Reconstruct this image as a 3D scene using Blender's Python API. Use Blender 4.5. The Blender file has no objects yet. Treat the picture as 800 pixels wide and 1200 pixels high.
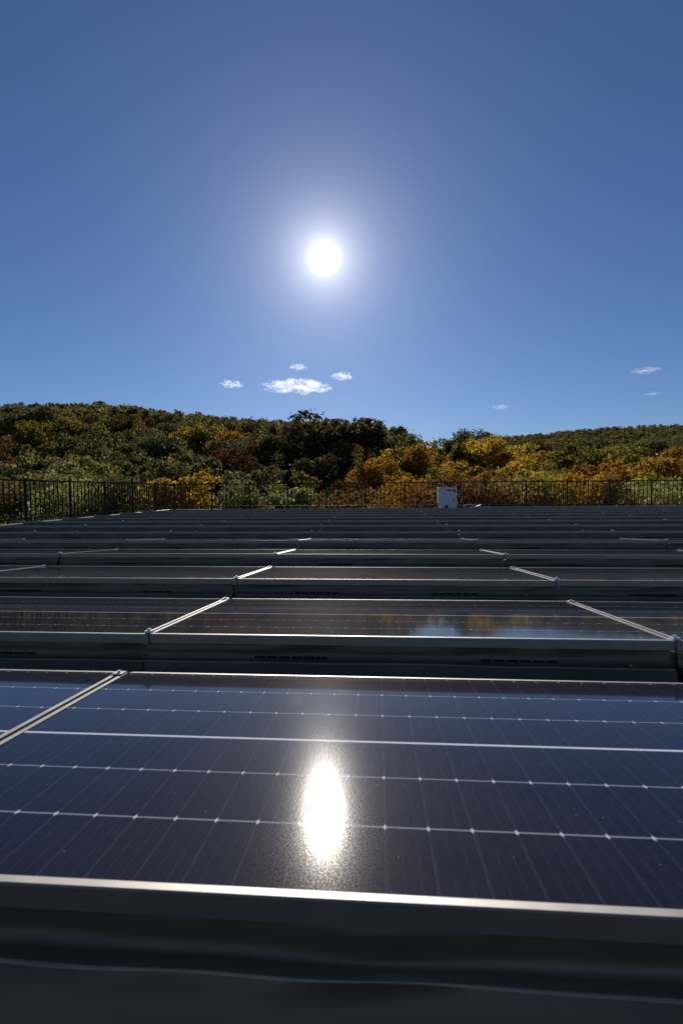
import bpy, math, random
import numpy as np
from mathutils import Vector, Matrix

R = math.radians
rnd = random.Random(7)
scene = bpy.context.scene
COL = scene.collection

# ------------------------------------------------------------------ camera
H_CAM = 0.79                       # camera above the roof
F_PX, PITCH, YAW, ROLL = 586.0, 0.04328, -0.07331, 0.00735
def cam_axes():
    c, s = math.cos(YAW), math.sin(YAW)
    x = Vector((c, -s, 0)); y = Vector((s, c, 0)); z = Vector((0, 0, 1))
    cp, sp = math.cos(PITCH), math.sin(PITCH)
    d = y*cp - z*sp; u = y*sp + z*cp
    cr, sr = math.cos(ROLL), math.sin(ROLL)
    return x*cr - u*sr, x*sr + u*cr, d
RIGHT, UP, FWD = cam_axes()
CAM = Vector((0, 0, H_CAM))
def ray(px, py):
    return FWD + RIGHT*((px-400)/F_PX) + UP*((600-py)/F_PX)
def project(p):
    v = Vector(p) - CAM
    d = v.dot(FWD)
    return 400 + F_PX*v.dot(RIGHT)/d, 600 - F_PX*v.dot(UP)/d, d
camd = bpy.data.cameras.new('camera'); cam = bpy.data.objects.new('camera', camd); COL.objects.link(cam)
m = Matrix((RIGHT, UP, -FWD)).transposed().to_4x4(); m.translation = CAM
cam.matrix_world = m
camd.sensor_fit = 'VERTICAL'; camd.sensor_height = 36; camd.sensor_width = 24
camd.lens = F_PX/1200*36
camd.clip_start = 0.02; camd.clip_end = 20000
camd.dof.use_dof = True; camd.dof.focus_distance = 4.0; camd.dof.aperture_fstop = 5.0
scene.camera = cam

SUN_DIR = ray(380, 302).normalized()
SUN_EL = math.asin(SUN_DIR.z); SUN_AZ = math.atan2(SUN_DIR.x, SUN_DIR.y)

# ------------------------------------------------------------------ helpers
def tag(o, label=None, cat=None, group=None, kind=None):
    if label: o['label'] = label
    if cat: o['category'] = cat
    if group: o['group'] = group
    if kind: o['kind'] = kind
    return o
def empty(name, loc=(0, 0, 0)):
    o = bpy.data.objects.new(name, None); o.location = loc; o.empty_display_size = .1
    COL.objects.link(o); return o
def link_mesh(name, me, parent=None, mat=None):
    o = bpy.data.objects.new(name, me); COL.objects.link(o)
    if parent: o.parent = parent
    if mat is not None and len(me.materials) == 0: me.materials.append(mat)
    return o
class MB:
    def __init__(s): s.v = []; s.f = []; s.mi = []
    def quad(s, a, b, c, d, mi=0):
        n = len(s.v); s.v += [tuple(a), tuple(b), tuple(c), tuple(d)]; s.f.append((n, n+1, n+2, n+3)); s.mi.append(mi)
    def box(s, x0, x1, y0, y1, z0, z1, mi=0, fn=None):
        n = len(s.v)
        P = [(x0,y0,z0),(x1,y0,z0),(x1,y1,z0),(x0,y1,z0),(x0,y0,z1),(x1,y0,z1),(x1,y1,z1),(x0,y1,z1)]
        if fn: P = [fn(*p) for p in P]
        s.v += P
        for f in ((0,3,2,1),(4,5,6,7),(0,1,5,4),(1,2,6,5),(2,3,7,6),(3,0,4,7)):
            s.f.append(tuple(n+i for i in f)); s.mi.append(mi)
    def tube(s, pts, rad, n=6, mi=0):
        base = len(s.v)
        for i, p in enumerate(pts):
            p = Vector(p); a = Vector(pts[max(i-1, 0)]); b = Vector(pts[min(i+1, len(pts)-1)])
            d = (b-a).normalized(); t = d.orthogonal().normalized(); w = d.cross(t)
            for k in range(n):
                an = 2*math.pi*k/n
                s.v.append(tuple(p + (t*math.cos(an) + w*math.sin(an))*rad[i]))
        for i in range(len(pts)-1):
            for k in range(n):
                a0 = base+i*n+k; a1 = base+i*n+(k+1) % n
                s.f.append((a0, a1, a1+n, a0+n)); s.mi.append(mi)
        s.f.append(tuple(base+k for k in range(n))[::-1]); s.mi.append(mi)
        s.f.append(tuple(base+(len(pts)-1)*n+k for k in range(n))); s.mi.append(mi)
    def mesh(s, name, mats, smooth=False):
        me = bpy.data.meshes.new(name); me.from_pydata(s.v, [], s.f)
        for mt in mats: me.materials.append(mt)
        me.polygons.foreach_set('material_index', s.mi)
        if smooth: me.polygons.foreach_set('use_smooth', [True]*len(s.f))
        me.update(); return me
    def obj(s, name, mats, parent=None, smooth=False, bevel=0):
        o = link_mesh(name, s.mesh(name, mats if isinstance(mats, (list, tuple)) else [mats], smooth), parent)
        if bevel:
            b = o.modifiers.new('bevel', 'BEVEL'); b.width = bevel; b.segments = 2; b.limit_method = 'ANGLE'
        return o

# ------------------------------------------------------------------ materials
def new_mat(name):
    mt = bpy.data.materials.new(name); mt.use_nodes = True
    nt = mt.node_tree; nt.nodes.clear()
    out = nt.nodes.new('ShaderNodeOutputMaterial')
    return mt, nt, out
def N(nt, t, **kw):
    n = nt.nodes.new(t)
    for k, v in kw.items():
        if k in n.inputs.keys(): n.inputs[k].default_value = v
        else: setattr(n, k, v)
    return n
def M(nt, op, a, b=None, c=None, clamp=False):
    n = nt.nodes.new('ShaderNodeMath'); n.operation = op; n.use_clamp = clamp
    for i, v in enumerate((a, b, c)):
        if v is None: continue
        if isinstance(v, (int, float)): n.inputs[i].default_value = v
        else: nt.links.new(v, n.inputs[i])
    return n.outputs[0]
def mixc(nt, fac, a, b):
    n = nt.nodes.new('ShaderNodeMix'); n.data_type = 'RGBA'
    for i, v in ((0, fac), (6, a), (7, b)):
        if isinstance(v, (int, float)): n.inputs[i].default_value = v
        elif isinstance(v, tuple): n.inputs[i].default_value = v + (1,) if len(v) == 3 else v
        else: nt.links.new(v, n.inputs[i])
    return n.outputs[2]
def simple(name, col, rough=.5, metal=0., var=.25, scale=8., spec=.5, bump=0.):
    mt, nt, out = new_mat(name)
    p = N(nt, 'ShaderNodeBsdfPrincipled', Roughness=rough, Metallic=metal)
    p.inputs['Specular IOR Level'].default_value = spec
    tc = N(nt, 'ShaderNodeTexCoord'); nz = N(nt, 'ShaderNodeTexNoise', Scale=scale, Detail=6.)
    nt.links.new(tc.outputs['Object'], nz.inputs['Vector'])
    c = mixc(nt, nz.outputs['Fac'], tuple(x*(1-var) for x in col), tuple(min(1, x*(1+var)) for x in col))
    nt.links.new(c, p.inputs['Base Color'])
    r = M(nt, 'MULTIPLY_ADD', nz.outputs['Fac'], .25*rough, rough*.88)
    nt.links.new(r, p.inputs['Roughness'])
    if bump:
        b = N(nt, 'ShaderNodeBump', Strength=bump, Distance=.002)
        nz2 = N(nt, 'ShaderNodeTexNoise', Scale=scale*6, Detail=4.)
        nt.links.new(tc.outputs['Object'], nz2.inputs['Vector'])
        nt.links.new(nz2.outputs['Fac'], b.inputs['Height']); nt.links.new(b.outputs[0], p.inputs['Normal'])
    nt.links.new(p.outputs[0], out.inputs[0])
    return mt

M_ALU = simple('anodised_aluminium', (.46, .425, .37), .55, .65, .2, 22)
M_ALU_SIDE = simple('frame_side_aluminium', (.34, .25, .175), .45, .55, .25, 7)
M_CLAMP = simple('clamp_aluminium', (.72, .71, .69), .45, .35, .1, 20)
M_DEFL = simple('deflector_sheet', (.20, .128, .076), .36, .3, .4, 5, .3)
M_FLANGE = simple('flange_highlight', (.50, .33, .20), .5, .3, .3, 30)  # paler sheet colour, paints the bright highlight along the flange edge
M_SLOT = simple('slot_shadow', (.01, .01, .01), .8, 0, .1)
M_ROOF = simple('roof_membrane', (.05, .05, .052), .85, 0, .35, 3, .2, .5)
M_FENCE = simple('fence_black_paint', (.020, .015, .012), .55, .1, .2, 9, .25)
M_CAB = simple('cabinet_white_paint', (.84, .73, .60), .5, 0, .06, 5)
M_CABD = simple('cabinet_dark', (.03, .03, .035), .5, 0, .1)
M_RED = simple('sticker_red', (.40, .07, .04), .5, 0, .1)
M_WALL = simple('building_wall', (.30, .27, .24), .85, 0, .2, 2, .2)
M_LEAFDRY = simple('dry_leaf', (.45, .24, .08), .7, 0, .3, 60)
M_BARK = simple('bark', (.055, .045, .035), .9, 0, .4, 12, .2, .8)
M_WHITE = simple('white_plastic', (.7, .7, .7), .5, 0, .05)

# glass with cells -------------------------------------------------
PANEL_W, PANEL_D, LIP, FR_H = 1.885, 0.998, .013, .034
TICK = .0694
def glass_mat():
    mt, nt, out = new_mat('panel_glass_cells')
    tc = N(nt, 'ShaderNodeTexCoord'); sx = N(nt, 'ShaderNodeSeparateXYZ')
    nt.links.new(tc.outputs['UV'], sx.inputs[0])        # UV carries metres: u along the row, v down the slope
    u, v = sx.outputs[0], sx.outputs[1]
    def line(val, center, half):                          # soft-edged line mask
        d = M(nt, 'ABSOLUTE', M(nt, 'SUBTRACT', val, center))
        return M(nt, 'LESS_THAN', d, half)
    # gaps between the six cell rows
    rowp = .1625
    vv = M(nt, 'SUBTRACT', v, .4925)
    cell = M(nt, 'DIVIDE', vv, rowp)
    near = M(nt, 'ROUND', cell)
    dv = M(nt, 'ABSOLUTE', M(nt, 'MULTIPLY', M(nt, 'SUBTRACT', cell, near), rowp))
    inrange = M(nt, 'LESS_THAN', M(nt, 'ABSOLUTE', near), 2.5)
    gap = M(nt, 'MULTIPLY', M(nt, 'LESS_THAN', dv, .0017), inrange)
    mid = M(nt, 'LESS_THAN', M(nt, 'ABSOLUTE', vv), .0046)
    # diamonds where the cells' cut corners meet
    cu = M(nt, 'DIVIDE', M(nt, 'SUBTRACT', u, .021), TICK)
    du = M(nt, 'ABSOLUTE', M(nt, 'MULTIPLY', M(nt, 'SUBTRACT', cu, M(nt, 'ROUND', cu)), TICK))
    dia = M(nt, 'LESS_THAN', M(nt, 'ADD', M(nt, 'MULTIPLY', dv, .45), du), .0034)
    edge = M(nt, 'LESS_THAN', M(nt, 'ABSOLUTE', near), 3.5)
    dia = M(nt, 'MULTIPLY', dia, edge)
    # fine wires running down the slope
    def wires(p, w, off):
        c = M(nt, 'DIVIDE', M(nt, 'ADD', u, off), p)
        d = M(nt, 'ABSOLUTE', M(nt, 'MULTIPLY', M(nt, 'SUBTRACT', c, M(nt, 'ROUND', c)), p))
        return M(nt, 'LESS_THAN', d, w)
    w1 = wires(TICK/3, .00042, .0)
    nzw = N(nt, 'ShaderNodeTexNoise', Scale=55., Detail=2.)
    nt.links.new(tc.outputs['UV'], nzw.inputs['Vector'])
    w1 = M(nt, 'MULTIPLY', w1, M(nt, 'MULTIPLY_ADD', nzw.outputs['Fac'], 1.6, -.35, clamp=True))
    cellgap = wires(TICK, .0004, -.021)
    nz = N(nt, 'ShaderNodeTexNoise', Scale=9., Detail=5.)
    nt.links.new(tc.outputs['UV'], nz.inputs['Vector'])
    base = mixc(nt, nz.outputs['Fac'], (.004, .0045, .013), (.008, .009, .025))
    base = mixc(nt, M(nt, 'MULTIPLY', w1, .30), base, (.22, .22, .24))
    base = mixc(nt, M(nt, 'MULTIPLY', cellgap, .22), base, (.30, .30, .33))
    base = mixc(nt, gap, base, (.30, .31, .34))
    base = mixc(nt, mid, base, (.72, .72, .74))
    base = mixc(nt, dia, base, (.62, .62, .64))
    # dust specks and dry water marks
    vo = N(nt, 'ShaderNodeTexVoronoi', Scale=38.); nt.links.new(tc.outputs['UV'], vo.inputs['Vector'])
    spk = M(nt, 'LESS_THAN', vo.outputs['Distance'], .045)
    wn = N(nt, 'ShaderNodeTexWhiteNoise'); nt.links.new(vo.outputs['Position'], wn.inputs['Vector'])
    spk = M(nt, 'MULTIPLY', spk, M(nt, 'GREATER_THAN', wn.outputs['Value'], .55))
    base = mixc(nt, M(nt, 'MULTIPLY', spk, .55), base, (.45, .43, .40))
    vr = N(nt, 'ShaderNodeTexVoronoi', Scale=17.); nt.links.new(tc.outputs['UV'], vr.inputs['Vector'])
    wr = N(nt, 'ShaderNodeTexWhiteNoise'); nt.links.new(vr.outputs['Position'], wr.inputs['Vector'])
    rr_ = M(nt, 'MULTIPLY_ADD', wr.outputs['Value'], .22, .04)
    ring = M(nt, 'LESS_THAN', M(nt, 'ABSOLUTE', M(nt, 'SUBTRACT', vr.outputs['Distance'], rr_)), .014)
    ring = M(nt, 'MULTIPLY', ring, M(nt, 'GREATER_THAN', wr.outputs['Value'], .6))
    base = mixc(nt, M(nt, 'MULTIPLY', ring, .012), base, (.45, .42, .38))
    dustn = N(nt, 'ShaderNodeTexNoise', Scale=3.5, Detail=8.); nt.links.new(tc.outputs['Object'], dustn.inputs['Vector'])
    # glass is dustier beside the two long frame edges
    e0 = M(nt, 'SUBTRACT', 1., M(nt, 'DIVIDE', M(nt, 'SUBTRACT', PANEL_D, v), .055), clamp=True)
    dust = M(nt, 'ADD', M(nt, 'MULTIPLY', dustn.outputs['Fac'], .022), M(nt, 'MULTIPLY', e0, .05))
    base = mixc(nt, dust, base, (.50, .44, .37))
    p = N(nt, 'ShaderNodeBsdfPrincipled', Roughness=.15, Metallic=0.)
    p.inputs['IOR'].default_value = 1.45
    sg = N(nt, 'ShaderNodeTexNoise', Scale=430., Detail=3., Roughness=.8); nt.links.new(tc.outputs['UV'], sg.inputs['Vector'])
    sp = M(nt, 'MULTIPLY_ADD', sg.outputs['Fac'], 7., -3.25, clamp=True)
    nt.links.new(M(nt, 'MULTIPLY_ADD', M(nt, 'POWER', sp, 1.6), .09, .003), p.inputs['Specular IOR Level'])
    p.inputs['Specular Tint'].default_value = (1, .76, .58, 1)
    nt.links.new(base, p.inputs['Base Color'])
    
    # grainy textured glass
    g = N(nt, 'ShaderNodeTexNoise', Scale=520., Detail=3.); nt.links.new(tc.outputs['UV'], g.inputs['Vector'])
    g2 = N(nt, 'ShaderNodeTexNoise', Scale=3., Detail=1.); nt.links.new(tc.outputs['UV'], g2.inputs['Vector'])
    h = M(nt, 'ADD', M(nt, 'MULTIPLY', g.outputs['Fac'], .000006), M(nt, 'MULTIPLY', g2.outputs['Fac'], .0005))
    b = N(nt, 'ShaderNodeBump', Strength=1., Distance=1.)
    nt.links.new(h, b.inputs['Height'])
    nt.links.new(b.outputs[0], p.inputs['Normal'])
    ct_ = N(nt, 'ShaderNodeBsdfAnisotropic', Roughness=.062); ct_.distribution = 'BECKMANN'; ct_.inputs['Color'].default_value = (1, 1, 1, 1)
    fr = N(nt, 'ShaderNodeFresnel', IOR=1.26)
    nt.links.new(b.outputs[0], ct_.inputs['Normal']); nt.links.new(b.outputs[0], fr.inputs['Normal'])
    m1 = N(nt, 'ShaderNodeMixShader'); nt.links.new(fr.outputs[0], m1.inputs[0])
    nt.links.new(p.outputs[0], m1.inputs[1]); nt.links.new(ct_.outputs[0], m1.inputs[2])
    # thin film of dust that scatters low light
    gl = N(nt, 'ShaderNodeBsdfAnisotropic', Roughness=.60); gl.inputs['Color'].default_value = (.95, .78, .62, 1)
    dn = N(nt, 'ShaderNodeTexNoise', Scale=6., Detail=9., Roughness=.7); nt.links.new(tc.outputs['Object'], dn.inputs['Vector'])
    fm = M(nt, 'MULTIPLY_ADD', dn.outputs['Fac'], .0055, .0012)
    fm = M(nt, 'ADD', fm, M(nt, 'MULTIPLY', e0, .010))
    ms = N(nt, 'ShaderNodeMixShader'); nt.links.new(fm, ms.inputs[0])
    nt.links.new(m1.outputs[0], ms.inputs[1]); nt.links.new(gl.outputs[0], ms.inputs[2])
    nt.links.new(ms.outputs[0], out.inputs[0])
    return mt
M_GLASS = glass_mat()

def leaf_mat(name, ca, cb, cc, trans=.5):
    mt, nt, out = new_mat(name)
    geo = N(nt, 'ShaderNodeNewGeometry'); oi = N(nt, 'ShaderNodeObjectInfo')
    tc = N(nt, 'ShaderNodeTexCoord'); nz = N(nt, 'ShaderNodeTexNoise', Scale=3.2, Detail=2.)
    nt.links.new(tc.outputs['Object'], nz.inputs['Vector'])
    nz.noise_dimensions = '4D'; nt.links.new(M(nt, 'MULTIPLY', oi.outputs['Random'], 40.), nz.inputs['W'])
    f1 = M(nt, 'MULTIPLY_ADD', nz.outputs['Fac'], 3.2, -1.1, clamp=True)
    c = mixc(nt, f1, ca, cb)
    f2 = M(nt, 'POWER', geo.outputs['Random Per Island'], 2.2)
    c = mixc(nt, f2, c, cc)
    hsv = N(nt, 'ShaderNodeHueSaturation'); nt.links.new(c, hsv.inputs['Color'])
    nt.links.new(M(nt, 'MULTIPLY_ADD', oi.outputs['Random'], .035, .4825), hsv.inputs['Hue'])
    nt.links.new(M(nt, 'MULTIPLY_ADD', oi.outputs['Random'], .5, .75), hsv.inputs['Value'])
    d = N(nt, 'ShaderNodeBsdfPrincipled', Roughness=.8); d.inputs['Specular IOR Level'].default_value = .08
    nt.links.new(hsv.outputs[0], d.inputs['Base Color'])
    t = N(nt, 'ShaderNodeBsdfTranslucent')
    nt.links.new(hsv.outputs[0], t.inputs['Color'])
    mx = N(nt, 'ShaderNodeMixShader'); mx.inputs[0].default_value = trans
    nt.links.new(d.outputs[0], mx.inputs[1]); nt.links.new(t.outputs[0], mx.inputs[2])
    nt.links.new(mx.outputs[0], out.inputs[0])
    return mt
LEAF = {
 'dark green':   leaf_mat('leaf_dark_green',  (.066,.062,.020), (.115,.102,.030), (.28,.25,.085), .55),
 'olive green':  leaf_mat('leaf_olive',       (.120,.108,.022), (.190,.155,.030), (.32,.26,.06), .58),
 'pale green':   leaf_mat('leaf_pale_green',  (.135,.130,.034), (.23,.205,.055), (.42,.38,.14), .55),
 'golden':       leaf_mat('leaf_golden',      (.32,.190,.020), (.46,.260,.024), (.56,.36,.05), .6),
 'orange':       leaf_mat('leaf_orange',      (.31,.155,.020), (.44,.215,.022), (.52,.29,.04), .6),
 'rust brown':   leaf_mat('leaf_rust',        (.090,.052,.020), (.15,.080,.024), (.22,.125,.036), .5),
 'dull red':     leaf_mat('leaf_red',         (.15,.075,.028), (.22,.110,.034), (.30,.17,.050), .55),
 'yellow green': leaf_mat('leaf_yellow_green',(.18,.155,.022), (.27,.22,.026), (.38,.31,.05), .6),
}
def ground_mat():
    mt, nt, out = new_mat('forest_floor')
    tc = N(nt, 'ShaderNodeTexCoord'); nz = N(nt, 'ShaderNodeTexNoise', Scale=.15, Detail=8.)
    nt.links.new(tc.outputs['Object'], nz.inputs['Vector'])
    c = mixc(nt, nz.outputs['Fac'], (.03, .028, .012), (.09, .065, .028))
    p = N(nt, 'ShaderNodeBsdfDiffuse')
    nt.links.new(c, p.inputs['Color'])
    nt.links.new(p.outputs[0], out.inputs[0]); return mt
M_GROUND = ground_mat()

# ------------------------------------------------------------------ building
ROOF_X0, ROOF_X1, ROOF_Y0, ROOF_Y1 = -7.9, 24.0, -9.0, 18.35
bl = empty('building', (0, 0, 0)); tag(bl, 'flat roofed building under the rows of solar panels', 'building')
mb = MB(); mb.box(ROOF_X0, ROOF_X1, ROOF_Y0, ROOF_Y1, -.25, 0); mb.obj('roof', M_ROOF, bl)
mb = MB(); mb.box(ROOF_X0+.05, ROOF_X1-.05, ROOF_Y0+.05, ROOF_Y1-.05, -9, -.253); mb.obj('wall', M_WALL, bl)
mb = MB()
mb.box(ROOF_X0, ROOF_X1, ROOF_Y1-.12, ROOF_Y1, .003, .12)
mb.box(ROOF_X0, ROOF_X0+.12, ROOF_Y0, ROOF_Y1-.123, .003, .12)
mb.obj('roof_curb', M_ALU_SIDE, bl, bevel=.01)

# ------------------------------------------------------------------ solar panels
TILT = .08112
X0, PITCH_X = -.865, 1.899
Y0, PITCH_Y = .6246, 1.1686
Z_HIGH = H_CAM - .53
ct, st = math.cos(TILT), math.sin(TILT)
def sl(x, v, w):          # panel frame coords -> local coords (origin = near upper edge, left end)
    return (x, v*ct + w*st, -v*st + w*ct)
ORD = ['first','second','third','fourth','fifth','sixth','seventh','eighth','ninth','tenth','eleventh','twelfth','thirteenth','fourteenth',
       'fifteenth','sixteenth','seventeenth','eighteenth','nineteenth','twentieth','twenty-first','twenty-second','twenty-third','twenty-fourth',
       'twenty-fifth','twenty-sixth','twenty-seventh','twenty-eighth','twenty-ninth','thirtieth']
G0 = (PITCH_X-PANEL_W)/2
# frame
mb = MB()
x0, x1, D = G0, G0+PANEL_W, PANEL_D
mb.box(x0, x1, 0, LIP, -.004, 0, 0, sl)
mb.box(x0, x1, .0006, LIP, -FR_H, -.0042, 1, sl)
mb.box(x0, x1, D-LIP, D, -FR_H, 0, 0, sl)
mb.box(x0, x0+LIP, LIP+.0002, D-LIP-.0002, -FR_H, -.0003, 0, sl)
mb.box(x1-LIP, x1, LIP+.0002, D-LIP-.0002, -FR_H, -.0003, 0, sl)
frame_me = mb.mesh('frame', [M_ALU, M_ALU_SIDE])
# glass
gm = bpy.data.meshes.new('glass_sheet')
gv = [sl(x, v, -.0022) for x, v in ((x0+LIP-.002, LIP-.002), (x1-LIP+.002, LIP-.002), (x1-LIP+.002, D-LIP+.002), (x0+LIP-.002, D-LIP+.002))]
gv += [sl(x, v, -.0060) for x, v in ((x0+LIP-.002, LIP-.002), (x1-LIP+.002, LIP-.002), (x1-LIP+.002, D-LIP+.002), (x0+LIP-.002, D-LIP+.002))]
gm.from_pydata(gv, [], [(0,1,2,3),(7,6,5,4),(0,4,5,1),(1,5,6,2),(2,6,7,3),(3,7,4,0)])
uv = gm.uv_layers.new(name='metres')
uvc = [(0, LIP), (PANEL_W-2*LIP, LIP), (PANEL_W-2*LIP, D-LIP), (0, D-LIP)]*2
for p_ in gm.polygons:
    for li in p_.loop_indices: uv.data[li].uv = uvc[gm.loops[li].vertex_index]
gm.materials.append(M_GLASS); gm.update()
# wind deflectors: thin wavy sheet with an upper face, a small flange and a lower face
def deflector(seed, slots=True):
    r = random.Random(seed); mb = MB()
    ph = [(kk*r.uniform(.8, 1.25), r.uniform(0, 6.28), 9/(kk+5)) for kk in (3, 6, 10, 15, 21)]
    def wav(x, q):
        return sum(a*math.sin(k*x+p+q*.5) for k, p, a in ph)*.0034
    z0 = -FR_H-.002
    prof = [(.016, z0), (.014, z0-.012), (.013, z0-.030), (.012, z0-.054), (.004, z0-.058), (-.013, z0-.0595), (-.016, z0-.0625),
            (-.024, z0-.078), (-.038, z0-.100), (-.054, z0-.125), (-.070, z0-.150), (-.090, z0-.154)]
    nx = 48; xs = [.006 + (PITCH_X-.012)*i/nx for i in range(nx+1)]
    mb.v = []
    for x in xs:
        for q, (yy, zz) in enumerate(prof):
            amp = (0.2, .8, 1, .6, .4, .6, .8, 1.4, 2, 1.6, .8, .3)[q]
            mb.v.append((x, yy + wav(x, q)*amp, zz + wav(x*.6, 3)*.35*(q in (4, 5, 6)) - .10*0))
    n = len(prof)
    for i in range(nx):
        for q in range(n-1):
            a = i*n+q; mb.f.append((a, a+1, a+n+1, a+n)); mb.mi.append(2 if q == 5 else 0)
    # vent slots just above the flange: black boxes painted as their inner shade
    for c in (r.uniform(.28, .42), r.uniform(1.15, 1.35)) if slots else ():
        for j in range(6):
            xx = c + j*.046
            mb.box(xx, xx+.037, .0085, .0125, z0-.0525, z0-.0450, 1)
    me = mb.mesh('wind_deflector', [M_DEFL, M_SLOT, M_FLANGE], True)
    return me
DEFL = [deflector(i) for i in range(4)] + [deflector(9, False)]
# clamp sitting on the seam (near upper edge), with its cap and the arm below it
def clamp_mesh():
    mb = MB()
    mb.box(-.0135, .0135, .006, .036, .0012, .0080, 0, sl)        # cap over both lips
    mb.tube([sl(0, .021, .0075), sl(0, .021, .0155)], [.007, .007], 6)  # bolt head
    mb.box(-.0060, .0060, -.005, .045, -.040, .0008, 1, sl)     # web in the seam
    mb.box(-.0090, .0090, -.0075, -.0035, -.0355, -.006, 1, sl)   # plate on the near face
    mb.box(-.0090, .0090, -.0120, -.0080, -.0355, -.0315, 1, sl)
    return mb.mesh('seam_clamp', [M_CLAMP, M_ALU_SIDE])
CLAMP = clamp_mesh()
def far_clamp():
    mb = MB()
    mb.box(-.017, .017, D-.045, D-.012, .0012, .0052, 0, sl)
    mb.tube([sl(0, D-.03, .004), sl(0, D-.03, .012)], [.006, .006], 6)
    return mb.mesh('seam_clamp', [M_CLAMP])
FCLAMP = far_clamp()
def support_mesh():       # feet of the racking under the seam
    mb = MB()
    zh = Z_HIGH
    mb.box(-.02, .02, .03, .07, -zh, -.043-.006)
    mb.box(-.02, .02, D-.10, D-.06, -zh, -.043-.090)
    mb.box(-.03, .03, -.02, D+.12, -zh, -zh+.03)
    return mb.mesh('support_foot', [M_ALU_SIDE])
SUPP = support_mesh()

N_ROWS = 14
rows = {}
for k in range(N_ROWS):
    for m_ in range(-3, 7):
        if k == 12 and m_ < -2: continue
        if k == 13 and m_ < 2: continue
        xa = X0 + m_*PITCH_X; ya = Y0 + k*PITCH_Y
        pa = project((xa, ya, Z_HIGH)); pb = project((xa+PITCH_X, ya, Z_HIGH))
        pc = project((xa, ya+D, Z_HIGH-.08)); pd = project((xa+PITCH_X, ya+D, Z_HIGH-.08))
        lo = min(pa[0], pc[0]); hi = max(pb[0], pd[0])
        if hi < -150-300*(k < 3) or lo > 950+300*(k < 3): continue
        rows.setdefault(k, []).append((m_, lo, hi))
def place_panel(k, m_, label):
    root = empty('solar_panel', (X0+m_*PITCH_X, Y0+k*PITCH_Y, Z_HIGH))
    tag(root, label, 'solar panel', 'solar panels in rows across the flat roof')
    link_mesh('frame', frame_me, root); link_mesh('glass_sheet', gm, root)
    d_ = link_mesh('wind_deflector', DEFL[(k*3+m_*5) % 4 if k else 4], root)
    d_.location = (-.012 if (k+m_) % 2 else 0, 0, 0)
    link_mesh('seam_clamp', CLAMP, root); link_mesh('seam_clamp', FCLAMP, root)
    link_mesh('support_foot', SUPP, root)
    root.rotation_euler = (rnd.uniform(-.0015, .0015)*(k > 1) - (0, .002, 0)[min(k, 2)], rnd.uniform(-.0010, .0010)*(k > 0), 0)
    root.location.z += rnd.uniform(-.002, .002)*(k > 0)
for k, lst in rows.items():
    vis = sorted([m_ for m_, lo, hi in lst if hi > 0 and lo < 800])
    for m_, lo, hi in lst:
        rowname = ['nearest row', 'second row from the camera', 'third row from the camera'][k] if k < 3 else (
            'farthest short row by the cabinet' if k == 13 else ORD[k]+' row from the camera')
        if m_ in vis:
            i = vis.index(m_)
            if k == 0 and len(vis) == 2:
                lab = ['corner of a dark blue solar panel left of the white seam in the nearest row',
                       'large dark blue solar panel in the foreground carrying the sun glare'][i]
            elif k == 0:
                lab = ['corner of dark blue solar panel left of the white seam in the nearest row',
                       'large dark blue solar panel in the foreground carrying the sun glare',
                       'dark blue solar panel at the right end of the nearest row'][min(i, 2)]
            elif k == 1:
                lab = {0: 'dark solar panel left of the first white seam in the second row',
                       len(vis)-1: 'corner of dark solar panel at the right end of the second row'}.get(
                       i, 'wide dark solar panel in the middle of the second row between two white seams')
            else:
                lab = '%s solar panel from the left in the %s' % (ORD[i], rowname)
        else:
            lab = 'solar panel just beyond the %s end of the visible %s' % ('left' if m_ < vis[0] else 'right', rowname)
        place_panel(k, m_, lab)

# ------------------------------------------------------------------ fallen leaves
def dry_leaf(loc, rz, size, label):
    mb = MB(); n = 9
    pts = []
    for i in range(n):
        t = i/(n-1); w = math.sin(math.pi*t**.8)*.42*(1+.25*math.sin(9*t))
        pts.append((t-.5, w, .10*math.sin(3*t)+.1*w))
    for i in range(n-1):
        a, b = pts[i], pts[i+1]
        mb.quad((a[0], 0, a[2]*.7), (b[0], 0, b[2]*.7), (b[0], b[1], b[2]+.05), (a[0], a[1], a[2]+.05))
        mb.quad((a[0], -a[1], a[2]+.08), (b[0], -b[1], b[2]+.08), (b[0], 0, b[2]*.7), (a[0], 0, a[2]*.7))
    mb.v = [tuple(c*size for c in v) for v in mb.v]
    o = mb.obj('dry_leaf', M_LEAFDRY); o.location = loc; o.rotation_euler = (.5, .2, rz)
    s = o.modifiers.new('solid', 'SOLIDIFY'); s.thickness = .0004
    tag(o, label, 'leaf', 'dry leaves caught on the racking')
def on_flange(px, k, dz=.004):
    xx = 0.
    for _ in range(6):
        a = project((xx, Y0+k*PITCH_Y-.004, Z_HIGH-.0955))[0]
        b = project((xx+.01, Y0+k*PITCH_Y-.004, Z_HIGH-.0955))[0]
        xx += (px-a)/(b-a)*.01
    return (xx, Y0+k*PITCH_Y-.006, Z_HIGH-.0955+dz)
dry_leaf(on_flange(739, 1), .3, .022, 'small dry leaf on the dark flange below the second row, at the right')
dry_leaf(on_flange(228, 1), 1.2, .016, 'tiny dry leaf on the flange below the second row, left of centre')
dry_leaf(on_flange(617, 2), -.4, .026, 'dry tan leaf on the flange below the third row, right of centre')
dry_leaf(on_flange(308, 2), .8, .020, 'dry yellow leaf on the flange below the third row, left of centre')

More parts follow.
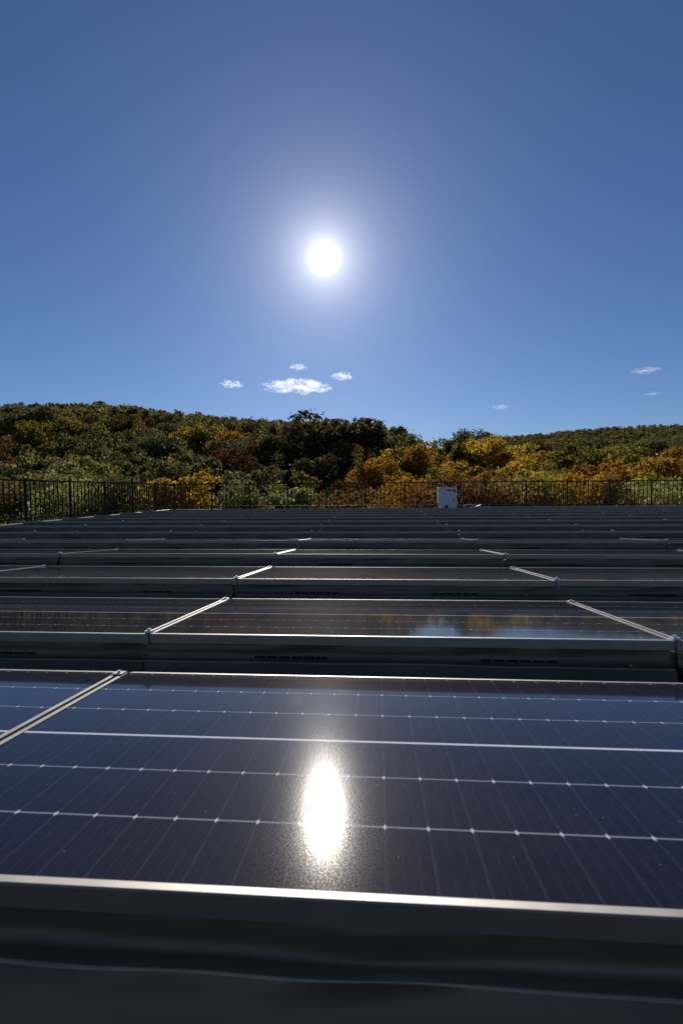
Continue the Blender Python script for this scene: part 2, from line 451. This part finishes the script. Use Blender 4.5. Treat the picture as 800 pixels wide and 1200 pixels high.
# ------------------------------------------------------------------ fence
FY, FXL, FXR = 18.05, -7.52, 19.3
POST = 1.42; FTOP, FBOT = 1.07, .22
fence_specs = []
def fence(p0, p1, label, first_post=True, pitch=POST):
    p0 = Vector(p0); p1 = Vector(p1); L = (p1-p0).length; n = max(1, round(L/pitch)); step = L/n
    root = empty('metal_fence', p0); root.rotation_euler = (0, 0, math.atan2((p1-p0).y, (p1-p0).x))
    tag(root, label, 'fence', 'black picket railings along the roof edge')
    # bay mesh (shared)
    mb = MB(); ps = .026
    mb.box(ps, step-ps, -.018, .018, FTOP-.035, FTOP)
    mb.box(ps, step-ps, -.014, .014, FBOT, FBOT+.03)
    for j in range(1, 10):
        x = step*j/10
        mb.box(x-.0085, x+.0085, -.0085, .0085, FBOT+.031, FTOP-.036)
    bay = mb.mesh('railing_panel', [M_FENCE])
    mb = MB(); mb.box(-.021, .021, -.021, .021, .013, FTOP+.02); mb.box(-.06, .06, -.06, .06, .0, .012)
    mb.box(-.031, .031, -.031, .031, FTOP+.02, FTOP+.034)
    post = mb.mesh('post', [M_FENCE])
    for i in range(n+1):
        if i == 0 and not first_post: continue
        o = link_mesh('post', post, root); o.location = (i*step, 0, 0)
    for i in range(n):
        o = link_mesh('railing_panel', bay, root); o.location = (i*step, 0, 0)
fence((FXL, FY, 0), (FXR, FY, 0), 'black metal picket fence running straight across the far edge of the roof')
fence((FXL, FY-1.57*9, 0), (FXL, FY-.03, 0), 'black metal picket fence coming forward along the left side of the roof', True, 1.57)
# the broad end post at the left
# ------------------------------------------------------------------ white cabinet behind the panels
cb = empty('electrical_cabinet', (0, 0, 0))
tag(cb, 'white metal cabinet standing on the roof in front of the far railing', 'cabinet')
pL = project((2.0, 16.25, .5)); 
def x_at(px, y, z):
    x = 0.
    for _ in range(8):
        a = project((x, y, z))[0]; b = project((x+.01, y, z))[0]; x += (px-a)/(b-a)*.01
    return x
CY = 16.3
cxl, cxr = x_at(513.3, CY, .5), x_at(535.2, CY, .5)
ztop = H_CAM + .075
zb = .24
mb = MB(); mb.box(cxl, cxr, CY, CY+.38, zb+.10, ztop); mb.obj('body', M_CAB, cb, bevel=.012)
mb = MB(); mb.box(cxl+.045, cxr-.012, CY-.014, CY-.001, zb+.06, ztop-.045); dr = mb.obj('door', M_CAB, cb, bevel=.006)
w_ = cxr-cxl
mb = MB(); mb.box(cxl+w_*.47, cxl+w_*.68, CY-.018, CY-.0145, ztop-.125, ztop-.075); mb.obj('warning_label', M_RED, dr)
mb = MB(); mb.box(cxl+w_*.76, cxl+w_*.92, CY-.018, CY-.0145, ztop-.150, ztop-.075)
mb.obj('dark_label', M_CABD, dr)
mb = MB(); mb.tube([(cxl+w_*.84, CY-.016, ztop-.36), (cxl+w_*.84, CY-.045, ztop-.36), (cxl+w_*.84, CY-.045, ztop-.45)], [.008]*3, 6); mb.obj('handle', M_CABD, dr)
mb = MB(); mb.box(cxl+.06, cxr, CY+.01, CY+.36, 0.0, zb+.10); mb.obj('base', M_CAB, cb, bevel=.008)
mb = MB(); mb.box(cxl+w_*.36, cxl+w_*.53, CY-.03, CY+.012, zb-.09, zb+.035); mb.obj('cable_port', M_CABD, cb, bevel=.005)
# white wedge and conduit just right of the cabinet
xw = x_at(556, 17.1, .35)
mb = MB(); mb.v = [(0,0,0),(.20,0,0),(.20,.1,0),(0,.1,0),(.20,0,.075),(.20,.1,.075)]
mb.f = [(0,3,2,1),(0,1,4),(3,5,2),(1,2,5,4),(0,4,5,3)]; mb.mi = [0]*5
o = mb.obj('flashing_wedge', M_WHITE, None); o.location = (xw, 17.1, .205)
tag(o, 'small white wedge of flashing beside the cabinet, behind the last row', 'flashing')
mb = MB(); mb.tube([(0,0,.0),(0,0,.24),(.02,0,.26),(.36,0,.26),(.38,0,.24),(.38,0,0)], [.014]*6, 8)
o = mb.obj('conduit_pipe', M_WHITE); o.location = (x_at(543.5, 17.5, .27), 17.5, .0)
tag(o, 'thin white conduit pipe low behind the cabinet, in front of the railing', 'pipe')

# ------------------------------------------------------------------ terrain
LAY_D = [14, 22, 30, 42, 60, 85, 115, 150, 210, 300, 430, 600, 1200, 4000]
PXS = [-400, 0, 120, 200, 300, 400, 500, 600, 700, 800, 1200]
TOPS = {   # wanted height (as y in the photo) of the tree tops, per distance
 30:  [560,558,560,560,562,563,562,560,560,560,560],
 42:  [540,540,541,543,548,552,552,550,550,548,548],
 60:  [520,522,524,526,530,535,538,540,540,538,538],
 85:  [506,508,508,511,517,524,528,531,531,528,528],
 115: [492,494,495,500,506,513,517,522,523,520,520],
 150: [477,479,479,485,497,505,511,517,518,516,516],
}
HTS = {30: 4.6, 42: 6.5, 60: 8.2, 85: 10., 115: 11., 150: 12.}
RIDGE = {210: [482,482,482,487,500,508,530,540,540,540,540],
         300: [484,484,480,486,496,498,525,538,538,535,535],
         430: [476,477,474,485,495,498,516,524,518,513,505],
         600: [480,480,480,490,498,500,518,512,503,498,492]}
def lerp_tab(tab, px):
    return float(np.interp(px, PXS, tab))
def z_for(px, y, d):
    return (CAM + ray(px, y)*d).z
def layer_ground(d, px):
    if d <= 14: return -8.0
    if d == 22: return -5.2
    if d in TOPS: return z_for(px, lerp_tab(TOPS[d], px), d) - HTS[d]
    if d in RIDGE: return z_for(px, lerp_tab(RIDGE[d], px), d) - 11.
    if d == 1200: return z_for(px, 560, d)
    return 0.
def ground_z(px, d):
    for i in range(len(LAY_D)-1):
        if d <= LAY_D[i+1]:
            t = max(0., (d-LAY_D[i])/(LAY_D[i+1]-LAY_D[i])); t = t*t*(3-2*t)*.5+t*.5
            return layer_ground(LAY_D[i], px)*(1-t) + layer_ground(LAY_D[i+1], px)*t
    return 0.
def xy_at(px, d):
    v = FWD + RIGHT*((px-400)/F_PX); p = CAM + v*d
    return p.x, p.y
# ground: one sheet. polar grid, hills ahead, flat behind
nr, na = 90, 180
rs = [14*(6000/14)**(i/(nr-1)) for i in range(nr)]
verts = [(0, 0, -8.0)]
for r_ in rs:
    for a in range(na):
        an = 2*math.pi*a/na                                  # angle from the viewing direction
        dirv = Vector((math.sin(an+YAW), math.cos(an+YAW), 0))
        ca = math.cos(an)
        if ca > .25:
            d = r_*ca; px = 400 + F_PX*math.tan(an if an < math.pi else an-2*math.pi)
            z = ground_z(max(-400, min(1200, px)), max(d, 1))
            w = min(1, (ca-.25)/.3); z = z*w + (-8)*(1-w)
        else: z = -8.
        verts.append((dirv.x*r_, dirv.y*r_, z))
faces = [(0, 1+(a+1) % na, 1+a) for a in range(na)]
for i in range(nr-1):
    for a in range(na):
        p, q = 1+i*na+a, 1+i*na+(a+1) % na
        faces.append((p, q, q+na, p+na))
me = bpy.data.meshes.new('ground'); me.from_pydata(verts, [], faces); me.materials.append(M_GROUND)
me.polygons.foreach_set('use_smooth', [True]*len(faces))
tag(link_mesh('ground', me), kind='structure')

# ------------------------------------------------------------------ trees
def leaf_cloud(centers, radii, n_leaf, size, rng, shell=.55, droop=.0, up=.25):
    """many small four-sided leaf clumps around the lobes of a crown"""
    nl = len(centers); w = radii.prod(axis=1)**(2/3); w /= w.sum()
    idx = rng.choice(nl, n_leaf, p=w)
    d = rng.normal(size=(n_leaf, 3)); d[:, 2] += up; d /= np.linalg.norm(d, axis=1)[:, None]
    rr = shell + (1-shell)*rng.random(n_leaf)**.6 + rng.normal(size=n_leaf)*.05
    pos = centers[idx] + d*radii[idx]*rr[:, None]
    nrm = d*.9 + rng.normal(size=(n_leaf, 3))*.58; nrm /= np.linalg.norm(nrm, axis=1)[:, None]
    t = np.cross(nrm, rng.normal(size=(n_leaf, 3))); t /= np.linalg.norm(t, axis=1)[:, None]
    b = np.cross(nrm, t)
    s = size*(.55+.9*rng.random(n_leaf))[:, None]; a = (.55+.4*rng.random(n_leaf))[:, None]
    bend = nrm*s*.18
    V = np.stack([pos-t*s, pos-b*s*a+bend, pos+t*s, pos+b*s*a+bend], axis=1).reshape(-1, 3)
    return V
def quads_mesh(name, V):
    n = len(V)//4
    me = bpy.data.meshes.new(name)
    me.vertices.add(len(V)); me.vertices.foreach_set('co', V.astype(np.float32).ravel())
    me.loops.add(len(V)); me.loops.foreach_set('vertex_index', np.arange(len(V), dtype=np.int32))
    me.polygons.add(n); me.polygons.foreach_set('loop_start', np.arange(0, len(V), 4, dtype=np.int32))
    me.update(); me.validate(); return me
def make_tree(kind, seed):
    """unit-height tree: crown and trunk meshes"""
    rng = np.random.default_rng(seed); r = random.Random(seed)
    cen, rad = [], []
    if kind == 'round':
        W, zc_, hz, nl = .43, .60, .37, 34
    elif kind == 'oval':
        W, zc_, hz, nl = .30, .56, .43, 26
    elif kind == 'spread':
        W, zc_, hz, nl = .56, .66, .30, 40
    elif kind == 'plume':
        W, zc_, hz, nl = .34, .54, .42, 26
    elif kind == 'shrub':
        W, zc_, hz, nl = .52, .52, .46, 34
    for i in range(nl):
        while True:
            p = rng.normal(size=3); p /= np.linalg.norm(p)
            if p[2] > -.75: break
        q = .45+.55*rng.random()
        if i % 4 == 0: q *= .5
        wid = 1.0
        if kind == 'plume': wid = 1.15 - .55*(p[2]+1)/2
        c = np.array([p[0]*W*q*wid, p[1]*W*q*wid, zc_ + p[2]*hz*q])
        br = W*(.19+.20*rng.random())
        if kind == 'plume': rr = np.array([br*.72, br*.72, br*1.35])
        else: rr = np.array([br*1.05, br*1.05, br*.78])
        cen.append(c); rad.append(rr)
    cen = np.array(cen); rad = np.array(rad)
    top = (cen[:, 2]+rad[:, 2]).max(); cen[:, 2] *= 1/top; rad *= 1/top
    n = {'round': 4800, 'oval': 3500, 'spread': 5600, 'plume': 4000, 'shrub': 5000}[kind]
    V = leaf_cloud(cen, rad, n, (.0200 if kind != 'shrub' else .0165) if kind != 'plume' else .0170, rng)
    extra = leaf_cloud(cen, rad*1.32, n//8, .0140, rng, .85)   # stray twigs break the outline
    V = np.concatenate([V, extra])
    V = V[V.reshape(-1, 4, 3)[:, :, 2].min(axis=1).repeat(4) > .03]
    crown = quads_mesh('crown', V)
    mb = MB()
    sway = [(0, 0, -.12)]
    x = y = 0.
    for i in range(1, 7):
        x += r.uniform(-.012, .012); y += r.uniform(-.012, .012); sway.append((x, y, -.12+i*.14))
    mb.tube(sway, [.030, .023, .020, .017, .013, .009, .004], 7)
    for i in range(min(14, nl)):
        c = cen[i*2 % nl]; s = sway[2 + i % 3]
        mid = (s[0]*.5+c[0]*.5, s[1]*.5+c[1]*.5, s[2]*.62+c[2]*.38)
        mb.tube([s, mid, tuple(c)], [.010, .006, .002], 5)
    trunk = mb.mesh('trunk', [M_BARK], True)
    return crown, trunk
VARS = {k: [make_tree(k, 10+i+31*j) for i in range(n)] for j, (k, n) in enumerate((('round', 4), ('oval', 3), ('spread', 2), ('plume', 3), ('shrub', 3)))}
CR = {}
def crown_for(kind, vi, colour):
    key = (kind, vi, colour)
    if key not in CR:
        me = VARS[kind][vi][0].copy(); me.materials.append(LEAF[colour]); CR[key] = me
    return CR[key]
trees = []     # records, built afterwards so that labels can count
def want(px, ytop, d, kind, colour, tier, sw=1.0, label=None):
    trees.append(dict(px=px, y=ytop, d=d, kind=kind, col=colour, tier=tier, sw=sw, label=label))

def pick(opts):
    tot = sum(w for _, w in opts); x = rnd.uniform(0, tot)
    for o, w in opts:
        x -= w
        if x <= 0: return o
    return opts[-1][0]
G_, O_, P_, Y_, A_, B_, R_, L_ = 'dark green', 'olive green', 'pale green', 'golden', 'orange', 'rust brown', 'dull red', 'yellow green'
def colour_at(px, t):
    if t == 0:
        if px < 45: return pick([(L_,2),(Y_,1),(O_,1)])
        if px < 110: return pick([(P_,3),(O_,1)])
        if px < 190: return pick([(B_,1.5),(G_,3),(Y_,.3)])
        if px < 350: return pick([(P_,3),(Y_,.6),(O_,2)])
        if px < 470: return pick([(Y_,1),(B_,1.5),(O_,2),(G_,1)])
        if px < 620: return pick([(R_,1.2),(B_,1.),(A_,1.2),(Y_,1.2)])
        if px < 740: return pick([(L_,2),(Y_,1.5),(R_,1)])
        return pick([(P_,2),(L_,1)])
    if t == 1:
        if px < 110: return pick([(P_,2.5),(L_,1),(O_,1)])
        if px < 250: return pick([(G_,2),(O_,1.2),(Y_,.7),(P_,.6)])
        if px < 400: return pick([(G_,2.5),(B_,1.5),(O_,1),(Y_,.5)])
        if px < 500: return pick([(B_,2),(Y_,1),(A_,1),(O_,1)])
        return pick([(A_,1.6),(Y_,1.6),(L_,1.6),(O_,1),(G_,.7)])
    if t == 2:
        if px < 260: return pick([(G_,4),(O_,1),(B_,.3)])
        if px < 400: return pick([(G_,4),(B_,1.5),(O_,.6)])
        if px < 480: return pick([(B_,1.5),(A_,1),(Y_,1.),(O_,1)])
        return pick([(A_,2),(Y_,3),(O_,1),(L_,1)])
    if t == 3:
        if px < 260: return pick([(G_,3),(O_,2),(B_,.6)])
        if px < 420: return pick([(G_,3),(B_,1.2),(Y_,.4)])
        if px < 600: return pick([(A_,2),(Y_,1.2),(B_,1),(O_,.8)])
        return pick([(A_,1.8),(Y_,2.4),(O_,1.),(L_,1)])
    if t == 4:
        if px < 110: return pick([(O_,3),(L_,1.2),(G_,1)])
        if px < 300: return pick([(O_,2),(G_,1.5),(B_,1.2),(Y_,.8)])
        if px < 440: return pick([(G_,2.5),(B_,2)])
        return pick([(A_,1.2),(Y_,1.6),(O_,2),(G_,1.),(L_,.8)])
    if px < 350: return pick([(O_,2),(G_,2),(B_,.8)])
    return pick([(G_,3.2),(O_,1.5),(B_,.5)])
LAYERS = [(30, 62, 0, 12, 5), (42, 56, 1, 15, 9), (60, 54, 2, 16, 11), (85, 44, 3, 14, 11), (115, 36, 4, 11, 10), (150, 30, 5, 6, 9)]
for d0, sp, t, jy, jx in LAYERS:
    px = -70 + rnd.uniform(0, 20)
    while px < 875:
        d = d0*rnd.uniform(.90, 1.12)
        y = lerp_tab(TOPS[d0], px) + rnd.uniform(-jy, jy)
        kind = pick([('shrub', 3), ('plume', 1), ('round', 1)]) if t == 0 else pick([('round', 3), ('oval', 1.5), ('plume', 1.2 if px > 400 else .5), ('spread', 1)])
        if 260 < px < 340 and t == 4: y += 4
        if not (t == 5 and 470 < px < 700 and rnd.random() < .0):
            want(px, y, d, kind, colour_at(px, t), t)
        px += sp*rnd.uniform(.72, 1.28)
# particular trees one can pick out in the photograph
want(386, 481, 92, 'round', G_, 3, 1.05, 'tall broad dark oak rising against the sky left of centre')
want(430, 494, 98, 'spread', G_, 3, .85, 'dark rounded tree against the sky, right shoulder of the tall oak')
want(345, 497, 108, 'round', B_, 4, .9, 'brownish tree against the sky just left of the tall dark oak')
want(467, 501, 120, 'oval', G_, 4, .8, 'small dark tree poking above the skyline right of the two oaks')
want(552, 503, 150, 'spread', G_, 5, 1.0, 'wide dark green crown on the skyline above the orange trees, right of centre')
want(578, 508, 158, 'round', G_, 5, .9, 'dark green crown on the skyline just left of where the far hill begins')
want(775, 513, 150, 'spread', G_, 5, 1.1, 'broad dark green tree near the right edge below the far hill')
want(745, 517, 152, 'round', G_, 5, 1., 'dark green tree left of the broad one near the right edge')
want(186, 506, 80, 'round', G_, 3, 1.0, 'rounded dark green tree at left, right of its twin')
want(118, 508, 76, 'round', G_, 3, 1.15, 'rounded dark green tree at left, left of its twin')
want(75, 560, 26, 'shrub', P_, 0, .8, 'pale green leafy bush right behind the side railing at the left')
want(40, 532, 48, 'round', P_, 1, 1.1, 'pale green spreading tree above the left end of the railing')
want(100, 533, 52, 'spread', O_, 1, .8, 'feathery olive tree above the railing, second from the left edge')
want(208, 536, 44, 'plume', L_, 1, 1.0, 'yellow green feathery tree left of centre above the railing')
want(285, 560, 30, 'shrub', P_, 0, 1.0, 'pale green round bush behind the railing, left of centre')
want(425, 522, 62, 'plume', B_, 2, .9, 'brown feathery tree below the oaks near the centre')
want(450, 526, 64, 'plume', A_, 2, .9, 'orange brown feathery tree right of the brown one near the centre')
want(600, 558, 28, 'shrub', R_, 0, 1.1, 'dull red bush behind the railing right of the white cabinet')
want(692, 553, 30, 'shrub', Y_, 0, .9, 'yellow bush behind the railing near the right')
want(782, 560, 26, 'shrub', P_, 0, .9, 'pale green bush behind the railing at the right edge')
TIER = ['just behind the railing', 'second tier above the railing', 'on the lower slope', 'halfway up the wooded slope',
        'on the upper slope', 'along the top of the slope']
for t in trees: t['d'] += .0001*rnd.random()
cnt = {}
for t in sorted(trees, key=lambda q: q['px']):
    if t['label'] is None and -20 < t['px'] < 820:
        key = (t['tier'], t['col']); cnt[key] = cnt.get(key, 0) + 1
        t['n'] = cnt[key]
for t in trees:
    d, px = t['d'], t['px']
    x, y = xy_at(px, d); gz = ground_z(px, d); zt = z_for(px, t['y'], d)
    Hh = max(2.2, zt-gz)
    if t['label'] is None:
        noun = 'bush' if t['kind'] == 'shrub' else 'tree'
        if 'n' in t:
            tot = cnt[(t['tier'], t['col'])]
            t['label'] = ('only %s %s %s' % (t['col'], 'one', TIER[t['tier']])).replace('one', noun) if tot == 1 else \
                '%s %s %s from the left among those %s' % (ORD[t['n']-1], t['col'], noun, TIER[t['tier']])
        else:
            t['label'] = '%s %s %s, beyond the %s edge of the view' % (t['col'], noun, TIER[t['tier']], 'left' if px < 0 else 'right')
    root = empty('shrub' if t['kind'] == 'shrub' else 'broadleaf_tree', (x, y, gz))
    tag(root, t['label'], 'bush' if t['kind'] == 'shrub' else 'tree', 'autumn trees and bushes on the slope beyond the fence')
    root.rotation_euler = (0, 0, rnd.uniform(0, 6.28))
    wv = t['sw']*rnd.uniform(.92, 1.2)*(1.12 if t['tier'] > 2 else 1); root.scale = (Hh*wv, Hh*wv, Hh)
    vi = rnd.randrange(len(VARS[t['kind']]))
    link_mesh('crown', crown_for(t['kind'], vi, t['col']), root)
    link_mesh('trunk', VARS[t['kind']][vi][1], root)
# bare-topped tree on the left skyline
def bare_tree():
    r = random.Random(4); mb = MB()
    def grow(p, d, L, rad, lev):
        q = p + d*L; mb.tube([tuple(p), tuple((p+q)/2 + Vector((r.uniform(-1,1), r.uniform(-1,1), 0))*L*.05), tuple(q)], [rad, rad*.8, rad*.6], 5)
        if lev == 0: return
        for _ in range(3):
            nd = (d + Vector((r.uniform(-1,1), r.uniform(-1,1), r.uniform(-.1,.7)))*.75).normalized()
            grow(q, nd, L*.68, rad*.6, lev-1)
    grow(Vector((0,0,-.5)), Vector((0,0,1)), 5., .22, 5)
    return mb
for px, yt, d, lab in ((42, 472, 140, 'thin half bare tree sticking up on the skyline at far left'), (247, 486, 150, 'bare leafless treetop on the skyline left of centre')):
    x, y = xy_at(px, d); zt = z_for(px, yt, d)
    o = bare_tree().obj('bare_tree', M_BARK); o.location = (x, y, zt-13.5)
    o.rotation_euler = (0, 0, px); tag(o, lab, 'tree')

# far wooded hills: one mass of crowns
rng = np.random.default_rng(3)
cen, rad = [], []
def forest_patch(name, n, drange, pxr, colour, nleaf, label, seed):
    r = random.Random(seed); rg = np.random.default_rng(seed)
    cen, rad = [], []
    for _ in range(n):
        d = r.uniform(*drange); px = r.uniform(*pxr); gz = ground_z(px, d); x, y = xy_at(px, d)
        Hh = r.uniform(6, 14); w = r.uniform(2.6, 5.4)
        for j in range(4):
            cen.append((x+r.uniform(-.6, .6)*w, y+r.uniform(-.6, .6)*w, gz+Hh-w*.75-r.uniform(0, .45)*w)); rad.append((w*.72, w*.72, w*.62))
    V = leaf_cloud(np.array(cen), np.array(rad), n*4*nleaf, .85, rg)
    me = quads_mesh(name, V); me.materials.append(LEAF[colour])
    tag(link_mesh(name, me), label, 'wood', None, 'stuff')
forest_patch('distant_wood', 560, (180, 440), (-60, 470), G_, 22, 'dark wooded ridge behind the trees at the left', 11)
forest_patch('distant_wood', 420, (180, 440), (-60, 470), O_, 22, 'olive crowns scattered over the left wooded ridge', 12)
forest_patch('distant_wood', 260, (180, 440), (-60, 470), B_, 22, 'rust brown crowns scattered over the left wooded ridge', 16)
forest_patch('distant_wood', 1500, (380, 620), (570, 900), G_, 18, 'dark green far wooded hill at the right', 13)
forest_patch('distant_wood', 600, (380, 620), (570, 900), O_, 18, 'olive crowns scattered over the far hill at the right', 14)
forest_patch('distant_wood', 120, (380, 620), (570, 900), B_, 18, 'rust brown crowns scattered over the far hill at the right', 15)

# ------------------------------------------------------------------ clouds
def cloud_mat(seed, dens):
    mt, nt, out = new_mat('cloud_vapour')
    tc = N(nt, 'ShaderNodeTexCoord')
    nz = N(nt, 'ShaderNodeTexNoise', Scale=2.6, Detail=6., Roughness=.62); nz.noise_dimensions = '4D'
    nz.inputs['W'].default_value = seed*3.7
    mp = N(nt, 'ShaderNodeMapping'); mp.inputs['Scale'].default_value = (1.7, 1, .8)
    nt.links.new(tc.outputs['Object'], mp.inputs[0]); nt.links.new(mp.outputs[0], nz.inputs['Vector'])
    ln = nt.nodes.new('ShaderNodeVectorMath'); ln.operation = 'LENGTH'; nt.links.new(tc.outputs['Object'], ln.inputs[0])
    f = M(nt, 'SUBTRACT', 1., ln.outputs['Value'])
    f = M(nt, 'ADD', M(nt, 'MULTIPLY', f, .75), M(nt, 'MULTIPLY', M(nt, 'SUBTRACT', nz.outputs['Fac'], .56), 4.6))
    f = M(nt, 'MULTIPLY', f, M(nt, 'MULTIPLY', M(nt, 'SUBTRACT', 1., ln.outputs['Value'], clamp=True), 4., clamp=True), clamp=True)
    v = N(nt, 'ShaderNodeVolumePrincipled'); v.inputs['Color'].default_value = (.97, .97, .98, 1)
    v.inputs['Anisotropy'].default_value = .55
    nt.links.new(M(nt, 'MULTIPLY', f, dens), v.inputs['Density'])
    nt.links.new(v.outputs[0], out.inputs['Volume']); return mt
import bmesh
def cloud(px, py, hw, hh, seed, dens, label):
    D0 = 2600.; s = D0/F_PX
    bm = bmesh.new(); bmesh.ops.create_icosphere(bm, subdivisions=3, radius=1.02)
    me = bpy.data.meshes.new('cloud'); bm.to_mesh(me); bm.free()
    mt = cloud_mat(seed, dens); me.materials.append(mt)
    o = link_mesh('cloud', me); o.location = CAM + ray(px, py)*D0
    o.scale = (hw*s, hw*s*.6, hh*s); o.rotation_euler = (0, 0, -math.atan((px-442)/F_PX)); tag(o, label, 'cloud', 'small white clouds low in the sky')
cloud(348, 453, 46, 9.5, 14, .024, 'largest white cloud below the sun')
cloud(350, 430, 13, 4.5, 2, .03, 'tiny cloud directly above the largest one')
cloud(401, 441, 16, 5.5, 3, .035, 'small bright cloud just right of the largest one')
cloud(271, 450, 17, 5.5, 4, .03, 'small cloud left of the largest one')
cloud(757, 434, 19, 4.8, 5, .022, 'small wispy cloud at the right, upper of two')
cloud(763, 462, 11, 3.2, 6, .018, 'faint sliver of cloud at the right, lower of two')
cloud(586, 477, 12, 3.4, 7, .016, 'faint tiny cloud above the skyline right of centre')

# ------------------------------------------------------------------ light
sd = bpy.data.lights.new('sun', 'SUN'); sd.energy = 4.1; sd.angle = R(.53); sd.color = (1, .955, .88)
so = bpy.data.objects.new('sun', sd); COL.objects.link(so)
so.rotation_euler = SUN_DIR.to_track_quat('Z', 'Y').to_euler(); so.location = (0, 0, 30)

w = bpy.data.worlds.new('World'); scene.world = w; w.use_nodes = True
nt = w.node_tree; nt.nodes.clear()
out = nt.nodes.new('ShaderNodeOutputWorld')
sky = nt.nodes.new('ShaderNodeTexSky'); sky.sky_type = 'NISHITA'; sky.sun_disc = False
sky.sun_elevation = SUN_EL; sky.sun_rotation = SUN_AZ
sky.altitude = 300; sky.air_density = 1.0; sky.dust_density = .15; sky.ozone_density = 5.0
bg = N(nt, 'ShaderNodeBackground', Strength=.060)
tint = nt.nodes.new('ShaderNodeMix'); tint.data_type = 'RGBA'; tint.blend_type = 'MULTIPLY'; tint.inputs[0].default_value = 1
nt.links.new(sky.outputs[0], tint.inputs[6]); tint.inputs[7].default_value = (.82, .90, 1.11, 1)
nt.links.new(tint.outputs[2], bg.inputs[0])
# the sun's own disc and the bright air round it
tc = N(nt, 'ShaderNodeTexCoord'); vm = nt.nodes.new('ShaderNodeVectorMath'); vm.operation = 'NORMALIZE'
nt.links.new(tc.outputs['Generated'], vm.inputs[0])
dp = nt.nodes.new('ShaderNodeVectorMath'); dp.operation = 'DOT_PRODUCT'
nt.links.new(vm.outputs[0], dp.inputs[0]); dp.inputs[1].default_value = SUN_DIR
th = M(nt, 'ARCCOSINE', M(nt, 'MINIMUM', dp.outputs['Value'], 1.))
th = M(nt, 'MULTIPLY', th, 180/math.pi)
core = M(nt, 'MULTIPLY', M(nt, 'EXPONENT', M(nt, 'MULTIPLY', M(nt, 'POWER', M(nt, 'DIVIDE', th, .56), 1.3), -1.)), 6.)
h1 = M(nt, 'MULTIPLY', M(nt, 'EXPONENT', M(nt, 'DIVIDE', th, -2.2)), 1.25)
h2 = M(nt, 'MULTIPLY', M(nt, 'EXPONENT', M(nt, 'DIVIDE', th, -9.)), .13)
tot = M(nt, 'ADD', M(nt, 'ADD', core, h1), h2)
bg2 = N(nt, 'ShaderNodeBackground'); bg2.inputs[0].default_value = (1, .97, .95, 1)
nt.links.new(tot, bg2.inputs[1])
ad = nt.nodes.new('ShaderNodeAddShader'); nt.links.new(bg.outputs[0], ad.inputs[0]); nt.links.new(bg2.outputs[0], ad.inputs[1])
nt.links.new(ad.outputs[0], out.inputs[0])

vs = scene.view_settings
vs.view_transform = 'Standard'; vs.look = 'None'; vs.gamma = 1; vs.exposure = 0; vs.use_curve_mapping = False
scene.cycles.use_denoising = True
scene.cycles.transparent_max_bounces = 24
scene.cycles.max_bounces = 6
